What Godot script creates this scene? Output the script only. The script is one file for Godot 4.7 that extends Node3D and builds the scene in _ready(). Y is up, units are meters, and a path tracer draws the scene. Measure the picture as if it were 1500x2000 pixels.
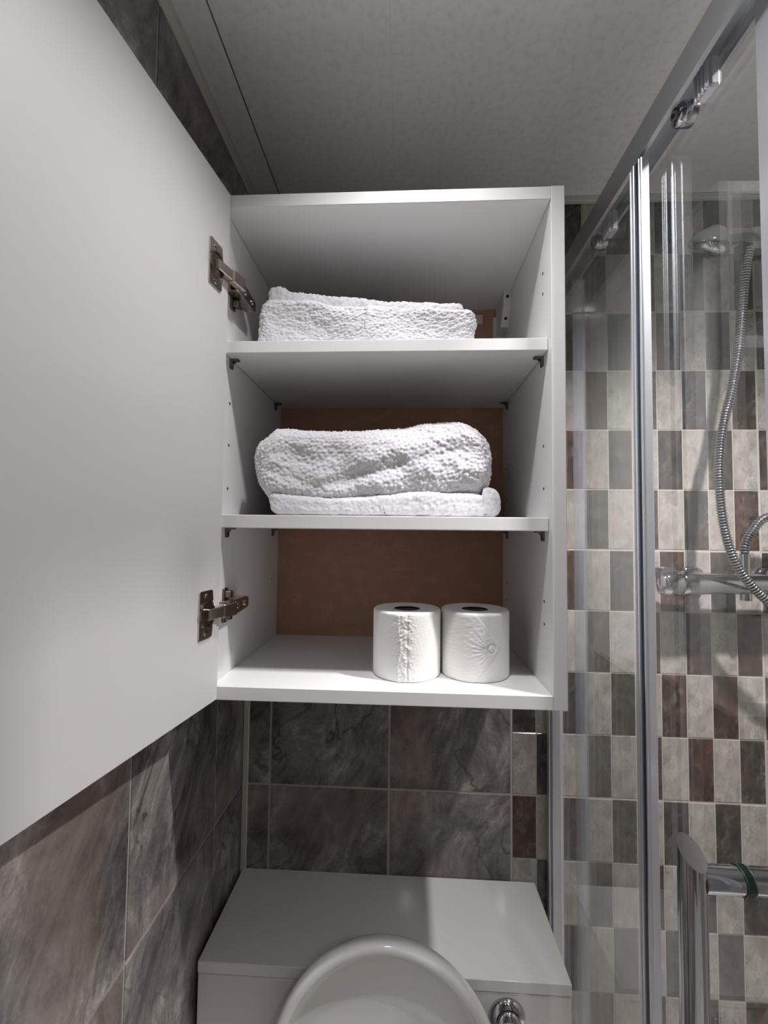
extends Node3D
# A bathroom corner: an open white wall cabinet over a boxed-in toilet, a sliding shower screen on the right.
# Back wall face is z = 0, x to the right, y up, metres. The floor lies at y = FLOOR.

const FLOOR := -1.0
const CEIL := 1.26
const LEFT := -0.31
const RIGHT := 1.12
const FRONT := 2.3
const TILE := 0.252
const CELL := 0.0504
const ROW := 0.126

var M := {}
var rng := RandomNumberGenerator.new()
var taken := {}

# ---------------------------------------------------------------- naming and grouping
func numbered(called: String) -> String:
	if not taken.has(called):
		taken[called] = 0
		return called
	taken[called] += 1
	return "%s_%03d" % [called, taken[called]]

func thing(called: String, label: String, category: String, at := Vector3.ZERO, group := "") -> Node3D:
	var o := Node3D.new()
	o.name = numbered(called)
	add_child(o)
	o.position = at
	o.set_meta("label", label)
	o.set_meta("category", category)
	if group != "":
		o.set_meta("group", group)
	return o

func structure(called: String, label: String) -> Node3D:
	var o := Node3D.new()
	o.name = called
	add_child(o)
	o.set_meta("label", label)
	o.set_meta("category", called.get_slice("_", 0))
	o.set_meta("kind", "structure")
	return o

func put(called: String, mesh: Mesh, material: Material, parent: Node, at := Vector3.ZERO, turn := Basis.IDENTITY) -> MeshInstance3D:
	var o := MeshInstance3D.new()
	o.mesh = mesh
	o.material_override = material
	o.name = called
	o.transform = Transform3D(turn, at)
	parent.add_child(o, true)
	# numbers of three digits for repeats
	var n := String(o.name)
	if n != called:
		var k := 1
		while parent.has_node("%s_%03d" % [called, k]):
			k += 1
		o.name = "%s_%03d" % [called, k]
	return o

# ---------------------------------------------------------------- mesh helpers
func new_st() -> SurfaceTool:
	var st := SurfaceTool.new()
	st.begin(Mesh.PRIMITIVE_TRIANGLES)
	return st

func flat_done(st: SurfaceTool) -> ArrayMesh:
	st.generate_normals()
	return st.commit()

# a triangle whose front looks away from «inside»
func tri_out(st: SurfaceTool, a: Vector3, b: Vector3, c: Vector3, inside: Vector3) -> void:
	var n := (c - a).cross(b - a)
	if n.dot((a + b + c) / 3.0 - inside) < 0.0:
		var t := b
		b = c
		c = t
	st.set_smooth_group(-1)
	for v: Vector3 in [a, b, c]:
		st.set_uv(Vector2(v.x + v.z, v.y))
		st.add_vertex(v)

func quad_out(st: SurfaceTool, a: Vector3, b: Vector3, c: Vector3, d: Vector3, inside: Vector3) -> void:
	tri_out(st, a, b, c, inside)
	tri_out(st, a, c, d, inside)

# box with chamfered edges, from lo to hi, optionally turned and moved
func add_box(st: SurfaceTool, lo: Vector3, hi: Vector3, r := 0.0008, xf := Transform3D.IDENTITY) -> void:
	var c := (lo + hi) / 2.0
	var h := (hi - lo) / 2.0
	r = minf(r, minf(h.x, minf(h.y, h.z)) * 0.9)
	var center := xf * c
	var at := func(s: Vector3, axis: int) -> Vector3:
		var k := h - Vector3(r, r, r)
		k[axis] = h[axis]
		return xf * (c + s * k)
	for axis in 3:
		var u := (axis + 1) % 3
		var v := (axis + 2) % 3
		for s in [-1.0, 1.0]:
			var p: Array[Vector3] = []
			for q in [[-1.0, -1.0], [1.0, -1.0], [1.0, 1.0], [-1.0, 1.0]]:
				var g := Vector3.ZERO
				g[axis] = s
				g[u] = q[0]
				g[v] = q[1]
				p.append(at.call(g, axis))
			quad_out(st, p[0], p[1], p[2], p[3], center)
		# chamfers along this axis
		for s in [-1.0, 1.0]:
			for t in [-1.0, 1.0]:
				var g0 := Vector3.ZERO
				g0[axis] = -1.0
				g0[u] = s
				g0[v] = t
				var g1 := g0
				g1[axis] = 1.0
				quad_out(st, at.call(g0, u), at.call(g1, u), at.call(g1, v), at.call(g0, v), center)
	for i in 8:
		var g := Vector3(1 if i & 1 else -1, 1 if i & 2 else -1, 1 if i & 4 else -1)
		tri_out(st, at.call(g, 0), at.call(g, 1), at.call(g, 2), center)

func box(lo: Vector3, hi: Vector3, r := 0.0008) -> ArrayMesh:
	var st := new_st()
	add_box(st, lo, hi, r)
	return flat_done(st)

# smooth grid of points (rows of equal length), closed along the row if asked
func add_grid(st: SurfaceTool, rows: Array, closed: bool, flip := false, uv_scale := Vector2.ONE) -> void:
	st.set_smooth_group(0)
	var nr := rows.size()
	var nc: int = rows[0].size()
	var last := nc if closed else nc - 1
	for i in nr - 1:
		for j in last:
			var j2 := (j + 1) % nc
			var p := [rows[i][j], rows[i][j2], rows[i + 1][j2], rows[i + 1][j]]
			var t := [Vector2(j, i), Vector2(j + 1, i), Vector2(j + 1, i + 1), Vector2(j, i + 1)]
			var order := [0, 2, 1, 0, 3, 2] if flip else [0, 1, 2, 0, 2, 3]
			for k in order:
				st.set_uv(Vector2(t[k].x / last, t[k].y / (nr - 1)) * uv_scale)
				st.add_vertex(p[k])

func fan(st: SurfaceTool, ring: Array, flip := false) -> void:
	var c := Vector3.ZERO
	for p in ring:
		c += p
	c /= ring.size()
	st.set_smooth_group(-1)
	for j in ring.size():
		var a: Vector3 = ring[j]
		var b: Vector3 = ring[(j + 1) % ring.size()]
		for v: Vector3 in ([c, b, a] if flip else [c, a, b]):
			st.set_uv(Vector2(v.x, v.y))
			st.add_vertex(v)

# profile of Vector2(radius, height) turned round the y axis
func add_lathe(st: SurfaceTool, prof: Array, segs := 32, xf := Transform3D.IDENTITY) -> void:
	var rows := []
	for q in prof:
		var ring := []
		for j in segs:
			var a := TAU * j / segs
			ring.append(xf * Vector3(cos(a) * q.x, q.y, sin(a) * q.x))
		rows.append(ring)
	# each band smooth within itself where the profile bends softly: split at sharp bends
	var start := 0
	for i in range(1, prof.size()):
		var cut := i == prof.size() - 1
		if not cut:
			var d0: Vector2 = (prof[i] - prof[i - 1]).normalized()
			var d1: Vector2 = (prof[i + 1] - prof[i]).normalized()
			cut = d0.dot(d1) < 0.7
		if cut:
			var sub := new_st()
			add_grid(sub, rows.slice(start, i + 1), true)
			sub.generate_normals()
			st.append_from(sub.commit(), 0, Transform3D.IDENTITY)
			start = i

func lathe(prof: Array, segs := 32, xf := Transform3D.IDENTITY) -> ArrayMesh:
	var st := new_st()
	add_lathe(st, prof, segs, xf)
	return st.commit()

# a tube along points; radius may be a number or a Callable(distance along)
func tube_rows(pts: Array, radius, segs: int) -> Array:
	var rows := []
	var t0: Vector3 = (pts[1] - pts[0]).normalized()
	var n := t0.cross(Vector3.UP)
	if n.length() < 0.1:
		n = t0.cross(Vector3.RIGHT)
	n = n.normalized()
	var run := 0.0
	for i in pts.size():
		var t: Vector3
		if i == 0:
			t = t0
		elif i == pts.size() - 1:
			t = (pts[i] - pts[i - 1]).normalized()
		else:
			t = (pts[i + 1] - pts[i - 1]).normalized()
		n = (n - t * n.dot(t)).normalized()
		var b := t.cross(n)
		if i > 0:
			run += (pts[i] - pts[i - 1]).length()
		var r: float = radius.call(run) if radius is Callable else radius
		var ring := []
		for j in segs:
			var a := TAU * j / segs
			ring.append(pts[i] + (n * cos(a) + b * sin(a)) * r)
		rows.append(ring)
	return rows

func add_tube(st: SurfaceTool, pts: Array, radius, segs := 16) -> void:
	var rows := tube_rows(pts, radius, segs)
	var sub := new_st()
	add_grid(sub, rows, true, true)
	sub.generate_normals()
	st.append_from(sub.commit(), 0, Transform3D.IDENTITY)
	var caps := new_st()
	fan(caps, rows[0], false)
	fan(caps, rows[rows.size() - 1], true)
	caps.generate_normals()
	st.append_from(caps.commit(), 0, Transform3D.IDENTITY)

func tube(pts: Array, radius, segs := 16) -> ArrayMesh:
	var st := new_st()
	add_tube(st, pts, radius, segs)
	return st.commit()

# outline in the x-y plane pushed out along z from z0 to z1
func add_extrude(st: SurfaceTool, poly: PackedVector2Array, z0: float, z1: float, xf := Transform3D.IDENTITY) -> void:
	if Geometry2D.is_polygon_clockwise(poly):
		poly.reverse()
	var idx := Geometry2D.triangulate_polygon(poly)
	st.set_smooth_group(-1)
	var add := func(v: Vector3) -> void:
		st.set_uv(Vector2(v.x, v.y))
		st.add_vertex(xf * v)
	for k in range(0, idx.size(), 3):
		var a := poly[idx[k]]
		var b := poly[idx[k + 1]]
		var c := poly[idx[k + 2]]
		if (b - a).cross(c - a) < 0.0:
			var t := b
			b = c
			c = t
		# a, b, c counter-clockwise: clockwise from the front is a, c, b
		for p: Vector2 in [a, c, b]:
			add.call(Vector3(p.x, p.y, z1))
		for p: Vector2 in [a, b, c]:
			add.call(Vector3(p.x, p.y, z0))
	for i in poly.size():
		var a := poly[i]
		var b := poly[(i + 1) % poly.size()]
		for v: Vector3 in [Vector3(a.x, a.y, z0), Vector3(a.x, a.y, z1), Vector3(b.x, b.y, z1), Vector3(a.x, a.y, z0), Vector3(b.x, b.y, z1), Vector3(b.x, b.y, z0)]:
			add.call(v)

func extrude(poly: PackedVector2Array, z0: float, z1: float, xf := Transform3D.IDENTITY) -> ArrayMesh:
	var st := new_st()
	add_extrude(st, poly, z0, z1, xf)
	return flat_done(st)

# wall tile: front face at z = 0 looking along +z, body back to -depth, softened edge; uv window of the texture
func tile_mesh(w: float, h: float, uv0: Vector2, uv1: Vector2, depth := 0.004, e := 0.0005) -> ArrayMesh:
	var st := new_st()
	st.set_smooth_group(-1)
	var o := [Vector2(0, 0), Vector2(w, 0), Vector2(w, h), Vector2(0, h)]
	var i := [Vector2(e, e), Vector2(w - e, e), Vector2(w - e, h - e), Vector2(e, h - e)]
	var add := func(p: Vector2, z: float) -> void:
		st.set_uv(Vector2(lerpf(uv0.x, uv1.x, p.x / w), lerpf(uv1.y, uv0.y, p.y / h)))
		st.add_vertex(Vector3(p.x, p.y, z))
	for k in [0, 2, 1, 0, 3, 2]:
		add.call(i[k], 0.0)
	for s in 4:
		var n := (s + 1) % 4
		for q: Array in [[i[s], 0.0, i[n], 0.0, o[n], -e, o[s], -e], [o[s], -e, o[n], -e, o[n], -depth, o[s], -depth]]:
			for k in [0, 1, 2, 0, 2, 3]:
				add.call(q[k * 2], q[k * 2 + 1])
	st.generate_normals()
	return st.commit()

# ---------------------------------------------------------------- materials
func noise(s: int, freq: float, oct := 4, kind := FastNoiseLite.TYPE_SIMPLEX_SMOOTH) -> FastNoiseLite:
	var n := FastNoiseLite.new()
	n.seed = s
	n.noise_type = kind
	n.frequency = freq
	n.fractal_type = FastNoiseLite.FRACTAL_FBM if oct > 1 else FastNoiseLite.FRACTAL_NONE
	n.fractal_octaves = oct
	return n

func ramp(stops: Array, t: float) -> Color:
	t = clampf(t, 0.0, 0.9999) * (stops.size() - 1)
	var k := int(t)
	return (stops[k] as Color).lerp(stops[k + 1], t - k)

func c8(r: int, g: int, b: int) -> Color:
	return Color(r / 255.0, g / 255.0, b / 255.0)

# cloudy riven stone: stops from dark to light, faint pale veins, short dark cracks, a brushed grain of strength «brush»
func stone(size: int, s: int, stops: Array, warm: Color, vein: Color, scale: float, vein_amount: float, brush: float) -> ImageTexture:
	var im := Image.create(size, size, false, Image.FORMAT_RGB8)
	var warp := noise(s, 3.0 * scale, 2)
	var cloud := noise(s + 2, 2.4 * scale, 7)
	cloud.fractal_gain = 0.7
	var tint := noise(s + 3, 2.2 * scale, 4)
	var ridge := noise(s + 4, 2.6 * scale, 5)
	var crack := noise(s + 5, 5.0 * scale, 5)
	var grain := noise(s + 6, 110.0 * scale, 2)
	var fibre := noise(s + 7, 12.0 * scale, 5)
	fibre.fractal_gain = 0.6
	for y in size:
		for x in size:
			var u := float(x) / size
			var v := float(y) / size
			var dx := warp.get_noise_2d(u, v) * 0.035
			var dy := warp.get_noise_2d(u + 3.7, v - 2.1) * 0.035
			var a := u + dx
			var b := v + dy
			var cl := cloud.get_noise_2d(a * 1.25 + b * 0.35, b * 0.85 - a * 0.2)
			var fb := fibre.get_noise_2d((a * 0.93 + b * 0.36) * 2.2, (b * 0.93 - a * 0.36) * 0.5)
			var ti := tint.get_noise_2d(a, b * 0.8)
			var t := 0.5 + cl * 0.95 + fb * brush + grain.get_noise_2d(u, v) * 0.10
			var c := ramp(stops, t)
			c = c.lerp(warm, clampf(ti * 1.5 - 0.05, 0.0, 0.5))
			var rv := 1.0 - absf(ridge.get_noise_2d(a * 1.2, b * 0.8)) * 11.0
			c = c.lerp(vein, clampf(rv, 0.0, 1.0) * vein_amount * clampf(cl * 2.0, 0.0, 1.0))
			var ck := 1.0 - absf(crack.get_noise_2d(a * 1.1, b * 0.8)) * 13.0
			c = c.lerp(stops[0] * 0.72, clampf(ck, 0.0, 1.0) * 0.6 * clampf(-ti * 2.5, 0.0, 1.0))
			im.set_pixel(x, y, c)
	return ImageTexture.create_from_image(im)

func mottled(size: int, s: int, base: Color, spots: Color, freq: float, amount: float, stretch := Vector2.ONE) -> ImageTexture:
	var im := Image.create(size, size, false, Image.FORMAT_RGB8)
	var n := noise(s, freq, 4)
	var g := noise(s + 1, freq * 6.0, 2)
	for y in size:
		for x in size:
			var u := float(x) / size * stretch.x
			var v := float(y) / size * stretch.y
			var t := clampf(n.get_noise_2d(u, v) * 1.3 + g.get_noise_2d(u, v) * 0.5, -0.4, 1.0)
			im.set_pixel(x, y, base.lerp(spots, clampf(t, 0.0, 1.0) * amount))
	return ImageTexture.create_from_image(im)

func mat(color: Color, rough: float, metal := 0.0, tex: Texture2D = null) -> StandardMaterial3D:
	var m := StandardMaterial3D.new()
	m.albedo_color = color
	m.roughness = rough
	m.metallic = metal
	m.albedo_texture = tex
	return m

func world_mapped(m: StandardMaterial3D, per_metre: Vector3) -> StandardMaterial3D:
	m.uv1_triplanar = true
	m.uv1_world_triplanar = true
	m.uv1_scale = per_metre
	return m

func make_materials() -> void:
	var slate := stone(1024, 11, [c8(73, 71, 70), c8(108, 104, 102), c8(137, 132, 129), c8(184, 179, 175)], c8(140, 122, 116), c8(206, 202, 198), 1.5, 0.55, 0.34)
	M.slate = mat(Color.WHITE, 0.08, 0.0, slate)
	var pale := stone(512, 31, [c8(132, 128, 122), c8(152, 148, 142), c8(167, 163, 157), c8(182, 178, 172)], c8(164, 150, 143), c8(126, 122, 117), 2.6, 0.3, 0.1)
	M.pale_tile = mat(Color.WHITE, 0.1, 0.0, pale)
	var umber := stone(512, 47, [c8(42, 32, 29), c8(60, 48, 44), c8(76, 61, 55), c8(108, 91, 83)], c8(94, 60, 48), c8(176, 162, 152), 2.8, 0.5, 0.12)
	M.umber_tile = mat(Color.WHITE, 0.1, 0.0, umber)
	var grey := stone(512, 59, [c8(42, 39, 37), c8(60, 56, 53), c8(76, 71, 67), c8(104, 99, 94)], c8(74, 61, 55), c8(166, 160, 153), 2.8, 0.5, 0.12)
	M.grey_tile = mat(Color.WHITE, 0.1, 0.0, grey)
	M.grout = mat(c8(180, 174, 166), 0.85)
	M.dark_grout = mat(c8(168, 162, 154), 0.85)
	M.ceiling = mat(Color.WHITE, 0.28, 0.0, mottled(512, 71, c8(241, 241, 241), c8(214, 213, 212), 22.0, 0.4))
	world_mapped(M.ceiling, Vector3(2.5, 2.5, 2.5))
	M.seam = mat(c8(60, 58, 56), 0.8)
	M.trim = mat(c8(205, 204, 196), 0.35)
	M.melamine = mat(c8(237, 237, 237), 0.38)
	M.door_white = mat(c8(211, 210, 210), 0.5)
	M.hardboard = mat(Color.WHITE, 0.75, 0.0, mottled(512, 83, c8(184, 144, 120), c8(204, 156, 132), 9.0, 0.8, Vector2(1.0, 1.6)))
	world_mapped(M.hardboard, Vector3(2.2, 2.2, 2.2))
	M.nickel = mat(c8(196, 186, 176), 0.2, 1.0)
	M.dark_metal = mat(c8(128, 119, 110), 0.3, 1.0)
	M.hole = mat(c8(40, 38, 36), 0.9)
	M.black = mat(c8(22, 22, 24), 0.5)
	M.plastic = mat(c8(228, 227, 222), 0.4)
	M.chrome = mat(c8(196, 198, 203), 0.05, 1.0)
	M.chrome_soft = mat(c8(190, 192, 197), 0.12, 1.0)
	M.hose_dark = mat(c8(70, 70, 76), 0.4, 0.8)
	M.alu = mat(c8(226, 229, 236), 0.34, 0.65)
	M.alu_rail = mat(c8(205, 208, 212), 0.3, 0.75)
	M.seal = mat(c8(28, 44, 66), 0.25)
	M.gasket = mat(c8(38, 66, 56), 0.3)
	M.worktop = mat(c8(226, 226, 224), 0.08)
	M.unit_front = mat(c8(226, 223, 221), 0.3)
	M.ceramic = mat(c8(240, 239, 236), 0.08)
	M.lid = mat(c8(232, 231, 229), 0.18)
	M.cotton = mat(c8(218, 218, 222), 1.0)
	M.cotton.rim_enabled = true
	M.cotton.rim = 0.2
	M.tissue = mat(c8(244, 243, 240), 0.95)
	M.card = mat(c8(120, 104, 88), 0.9)
	M.glass = mat(Color(0.62, 0.72, 0.68, 0.02), 0.0)
	M.glass.transparency = BaseMaterial3D.TRANSPARENCY_ALPHA
	M.strip = mat(Color(0.66, 0.68, 0.72, 0.28), 0.2)
	M.strip.transparency = BaseMaterial3D.TRANSPARENCY_ALPHA
	M.floor = mat(Color.WHITE, 0.4, 0.0, mottled(256, 97, c8(206, 202, 196), c8(176, 172, 166), 8.0, 0.7))
	world_mapped(M.floor, Vector3(1.5, 1.5, 1.5))
	M.paint = mat(c8(226, 224, 218), 0.6)
	M.lamp_glow = mat(Color.WHITE, 0.4)
	M.lamp_glow.emission_enabled = true
	M.lamp_glow.emission = Color(1.0, 0.98, 0.95)
	M.lamp_glow.emission_energy_multiplier = 14.0

# ---------------------------------------------------------------- the setting
func beam(parent: Node3D, at: Vector3, energy: float, size: float) -> void:
	var l := SpotLight3D.new()
	l.name = "beam"
	l.light_energy = energy
	l.light_color = Color(1.0, 0.985, 0.985)
	l.light_size = size
	l.spot_range = 8.0
	l.spot_attenuation = 2.0
	l.spot_angle = SPOT_ANGLE
	l.spot_angle_attenuation = 1.0
	l.shadow_enabled = true
	l.rotation = Vector3(-PI / 2, 0, 0)
	l.position = at
	parent.add_child(l, true)

func downlight(at: Vector3, energy: float, label: String) -> void:
	var t := thing("downlight", label, "ceiling lamp", at, "recessed ceiling spots")
	put("bezel", lathe([Vector2(0.03, -0.001), Vector2(0.034, -0.005), Vector2(0.042, -0.004), Vector2(0.044, 0.0)], 36), M.chrome_soft, t)
	put("lamp_face", lathe([Vector2(0.0002, -0.002), Vector2(0.03, -0.002)], 36), M.lamp_glow, t)
	beam(t, Vector3(0, -0.012, 0), energy, 0.018)

const SPOT_ANGLE := 60.0

func big_tiles(wall: Node3D, us: Array, ys: Array, left_wall: bool) -> void:
	var gap := 0.0046
	for i in us.size() - 1:
		for j in ys.size() - 1:
			var w: float = us[i + 1] - us[i] - gap
			var h: float = ys[j + 1] - ys[j] - gap
			if w < 0.01:
				continue
			var k := rng.randi() % 12
			var u0 := Vector2((k % 4) * 0.25, (k / 4) * 0.25)
			var m := tile_mesh(w, h, u0, u0 + Vector2(w, h))
			if left_wall:
				# turned so that its face looks along +x; local x runs towards -z
				put("tile", m, M.slate, wall, Vector3(LEFT, ys[j] + gap / 2, us[i + 1] - gap / 2), Basis(Vector3.UP, PI / 2))
			else:
				put("tile", m, M.slate, wall, Vector3(us[i] + gap / 2, ys[j] + gap / 2, 0))

func build_room() -> void:
	# back wall: slate tiles on the left, the checked mosaic from x = TILE on
	var wb := structure("wall_back", "tiled back wall, dark slate tiles turning into a checked mosaic in the shower")
	put("grout_bed", box(Vector3(LEFT - 0.1, FLOOR - 0.1, -0.1), Vector3(RIGHT + 0.1, CEIL + 0.1, -0.0009), 0.0), M.grout, wb)
	big_tiles(wb, [LEFT, -TILE, 0.0, TILE], [FLOOR, -0.504, 0.0, 0.504, 1.008, CEIL], false)
	var variants := []
	for k in 6:
		var u0 := Vector2(rng.randf() * 0.7, rng.randf() * 0.6)
		variants.append([u0, u0 + Vector2(0.2, 0.38)])
	var shared := {}
	var rest := {"pale_tile": new_st(), "umber_tile": new_st(), "grey_tile": new_st()}
	var rest_used := {}
	for row in range(-8, 10):
		for col in range(0, 18):
			var x0 := TILE + col * CELL
			var x1 := minf(x0 + CELL, RIGHT)
			var y0 := row * ROW
			var y1 := minf(y0 + ROW, CEIL)
			if y1 - y0 < 0.02 or x1 - x0 < 0.006:
				continue
			var gl := 0.0023 if col % 5 == 0 else 0.0012
			var gr := 0.0023 if col % 5 == 4 else 0.0012
			var gb := 0.0023 if posmod(row, 4) == 0 else 0.0012
			var gt := 0.0023 if posmod(row, 4) == 3 else 0.0012
			var w := x1 - x0 - gl - gr
			var h := y1 - y0 - gb - gt
			var which := "pale_tile"
			if posmod(col + row, 2) == 1:
				which = "umber_tile" if rng.randf() < (0.25 if col < 5 else 0.62) else "grey_tile"
			var k := rng.randi() % variants.size()
			var key := "%.4f %.4f %d" % [w, h, k]
			if not shared.has(key):
				shared[key] = tile_mesh(w, h, variants[k][0], variants[k][1])
			var at := Vector3(x0 + gl, y0 + gb, 0)
			if col <= 11 and row >= -4:
				put("mosaic_tile", shared[key], M[which], wb, at)
			else:
				rest[which].append_from(shared[key], 0, Transform3D(Basis.IDENTITY, at))
				rest_used[which] = true
	for which: String in rest_used:
		var o := put("mosaic_tiles", rest[which].commit(), M[which], wb)
		o.set_meta("kind", "stuff")
	# left wall
	var wl := structure("wall_left", "side wall of large dark slate tiles beside the open cabinet door")
	put("grout_bed", box(Vector3(LEFT - 0.1, FLOOR - 0.1, -0.1), Vector3(LEFT - 0.0016, CEIL + 0.1, FRONT + 0.1), 0.0), M.dark_grout, wl)
	var zs := [0.0]
	for k in 9:
		zs.append(0.138 + k * 0.2545)
	zs.append(FRONT)
	big_tiles(wl, zs, [FLOOR, -0.504, 0.0, 0.504, 1.008, CEIL], true)
	var wr := structure("wall_right", "shower side wall of grey stone tile")
	put("wall_face", box(Vector3(RIGHT, FLOOR - 0.1, -0.1), Vector3(RIGHT + 0.1, CEIL + 0.1, FRONT + 0.1), 0.0), world_mapped(mat(c8(170, 165, 158), 0.3), Vector3.ONE), wr)
	var wf := structure("wall_front", "painted wall behind the viewer")
	put("wall_face", box(Vector3(LEFT - 0.1, FLOOR - 0.1, FRONT), Vector3(RIGHT + 0.1, CEIL + 0.1, FRONT + 0.1), 0.0), world_mapped(mat(c8(112, 108, 104), 0.3), Vector3.ONE), wf)
	var fl := structure("floor", "grey tiled bathroom floor")
	put("floor_face", box(Vector3(LEFT - 0.1, FLOOR - 0.1, -0.1), Vector3(RIGHT + 0.1, FLOOR, FRONT + 0.1), 0.0), M.floor, fl)
	var ce := structure("ceiling", "grey mottled glossy ceiling of wide plastic panels")
	put("ceiling_core", box(Vector3(LEFT - 0.1, CEIL + 0.006, -0.1), Vector3(RIGHT + 0.1, CEIL + 0.1, FRONT + 0.1), 0.0), M.seam, ce)
	var xs := [LEFT, -0.249, 0.0015, 0.252, 0.5025, 0.753, 1.0035, RIGHT]
	for i in xs.size() - 1:
		var g0 := 0.0014 if i == 1 else 0.00005
		var g1 := 0.0014 if i == 0 else 0.00005
		put("panel", box(Vector3(xs[i] + g0, CEIL, 0), Vector3(xs[i + 1] - g1, CEIL + 0.006, FRONT), 0.00025), M.ceiling, ce)
	# trims
	var t1 := structure("trim_1", "pale plastic trim between the left wall and the ceiling")
	put("strip", extrude(PackedVector2Array([Vector2(LEFT, CEIL), Vector2(LEFT, CEIL - 0.013), Vector2(LEFT + 0.0025, CEIL - 0.0135), Vector2(LEFT + 0.004, CEIL - 0.008), Vector2(LEFT + 0.009, CEIL - 0.004), Vector2(LEFT + 0.0135, CEIL - 0.0025), Vector2(LEFT + 0.014, CEIL)]), 0.0, FRONT), M.trim, t1)
	var t2 := structure("trim_2", "pale plastic trim between the back wall and the ceiling")
	put("strip", box(Vector3(LEFT + 0.014, CEIL - 0.0125, 0), Vector3(RIGHT, CEIL, 0.011), 0.0015), M.trim, t2)
	var t3 := structure("trim_3", "narrow pale corner strip between the left and back walls")
	put("strip", box(Vector3(LEFT, FLOOR, 0), Vector3(LEFT + 0.0125, CEIL - 0.0135, 0.006), 0.0015), M.trim, t3)
	var d := structure("door_1", "plain grey room door behind the viewer")
	put("leaf", box(Vector3(0.1, FLOOR + 0.005, FRONT - 0.03), Vector3(0.86, FLOOR + 1.98, FRONT - 0.001), 0.002), mat(c8(150, 148, 146), 0.5), d)

# ---------------------------------------------------------------- wall cabinet
const XL := -0.2439
const XR := 0.2336
const TH := 0.0193
const YB := 0.3153
const YT := 1.015
const D := 0.3214

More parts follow.
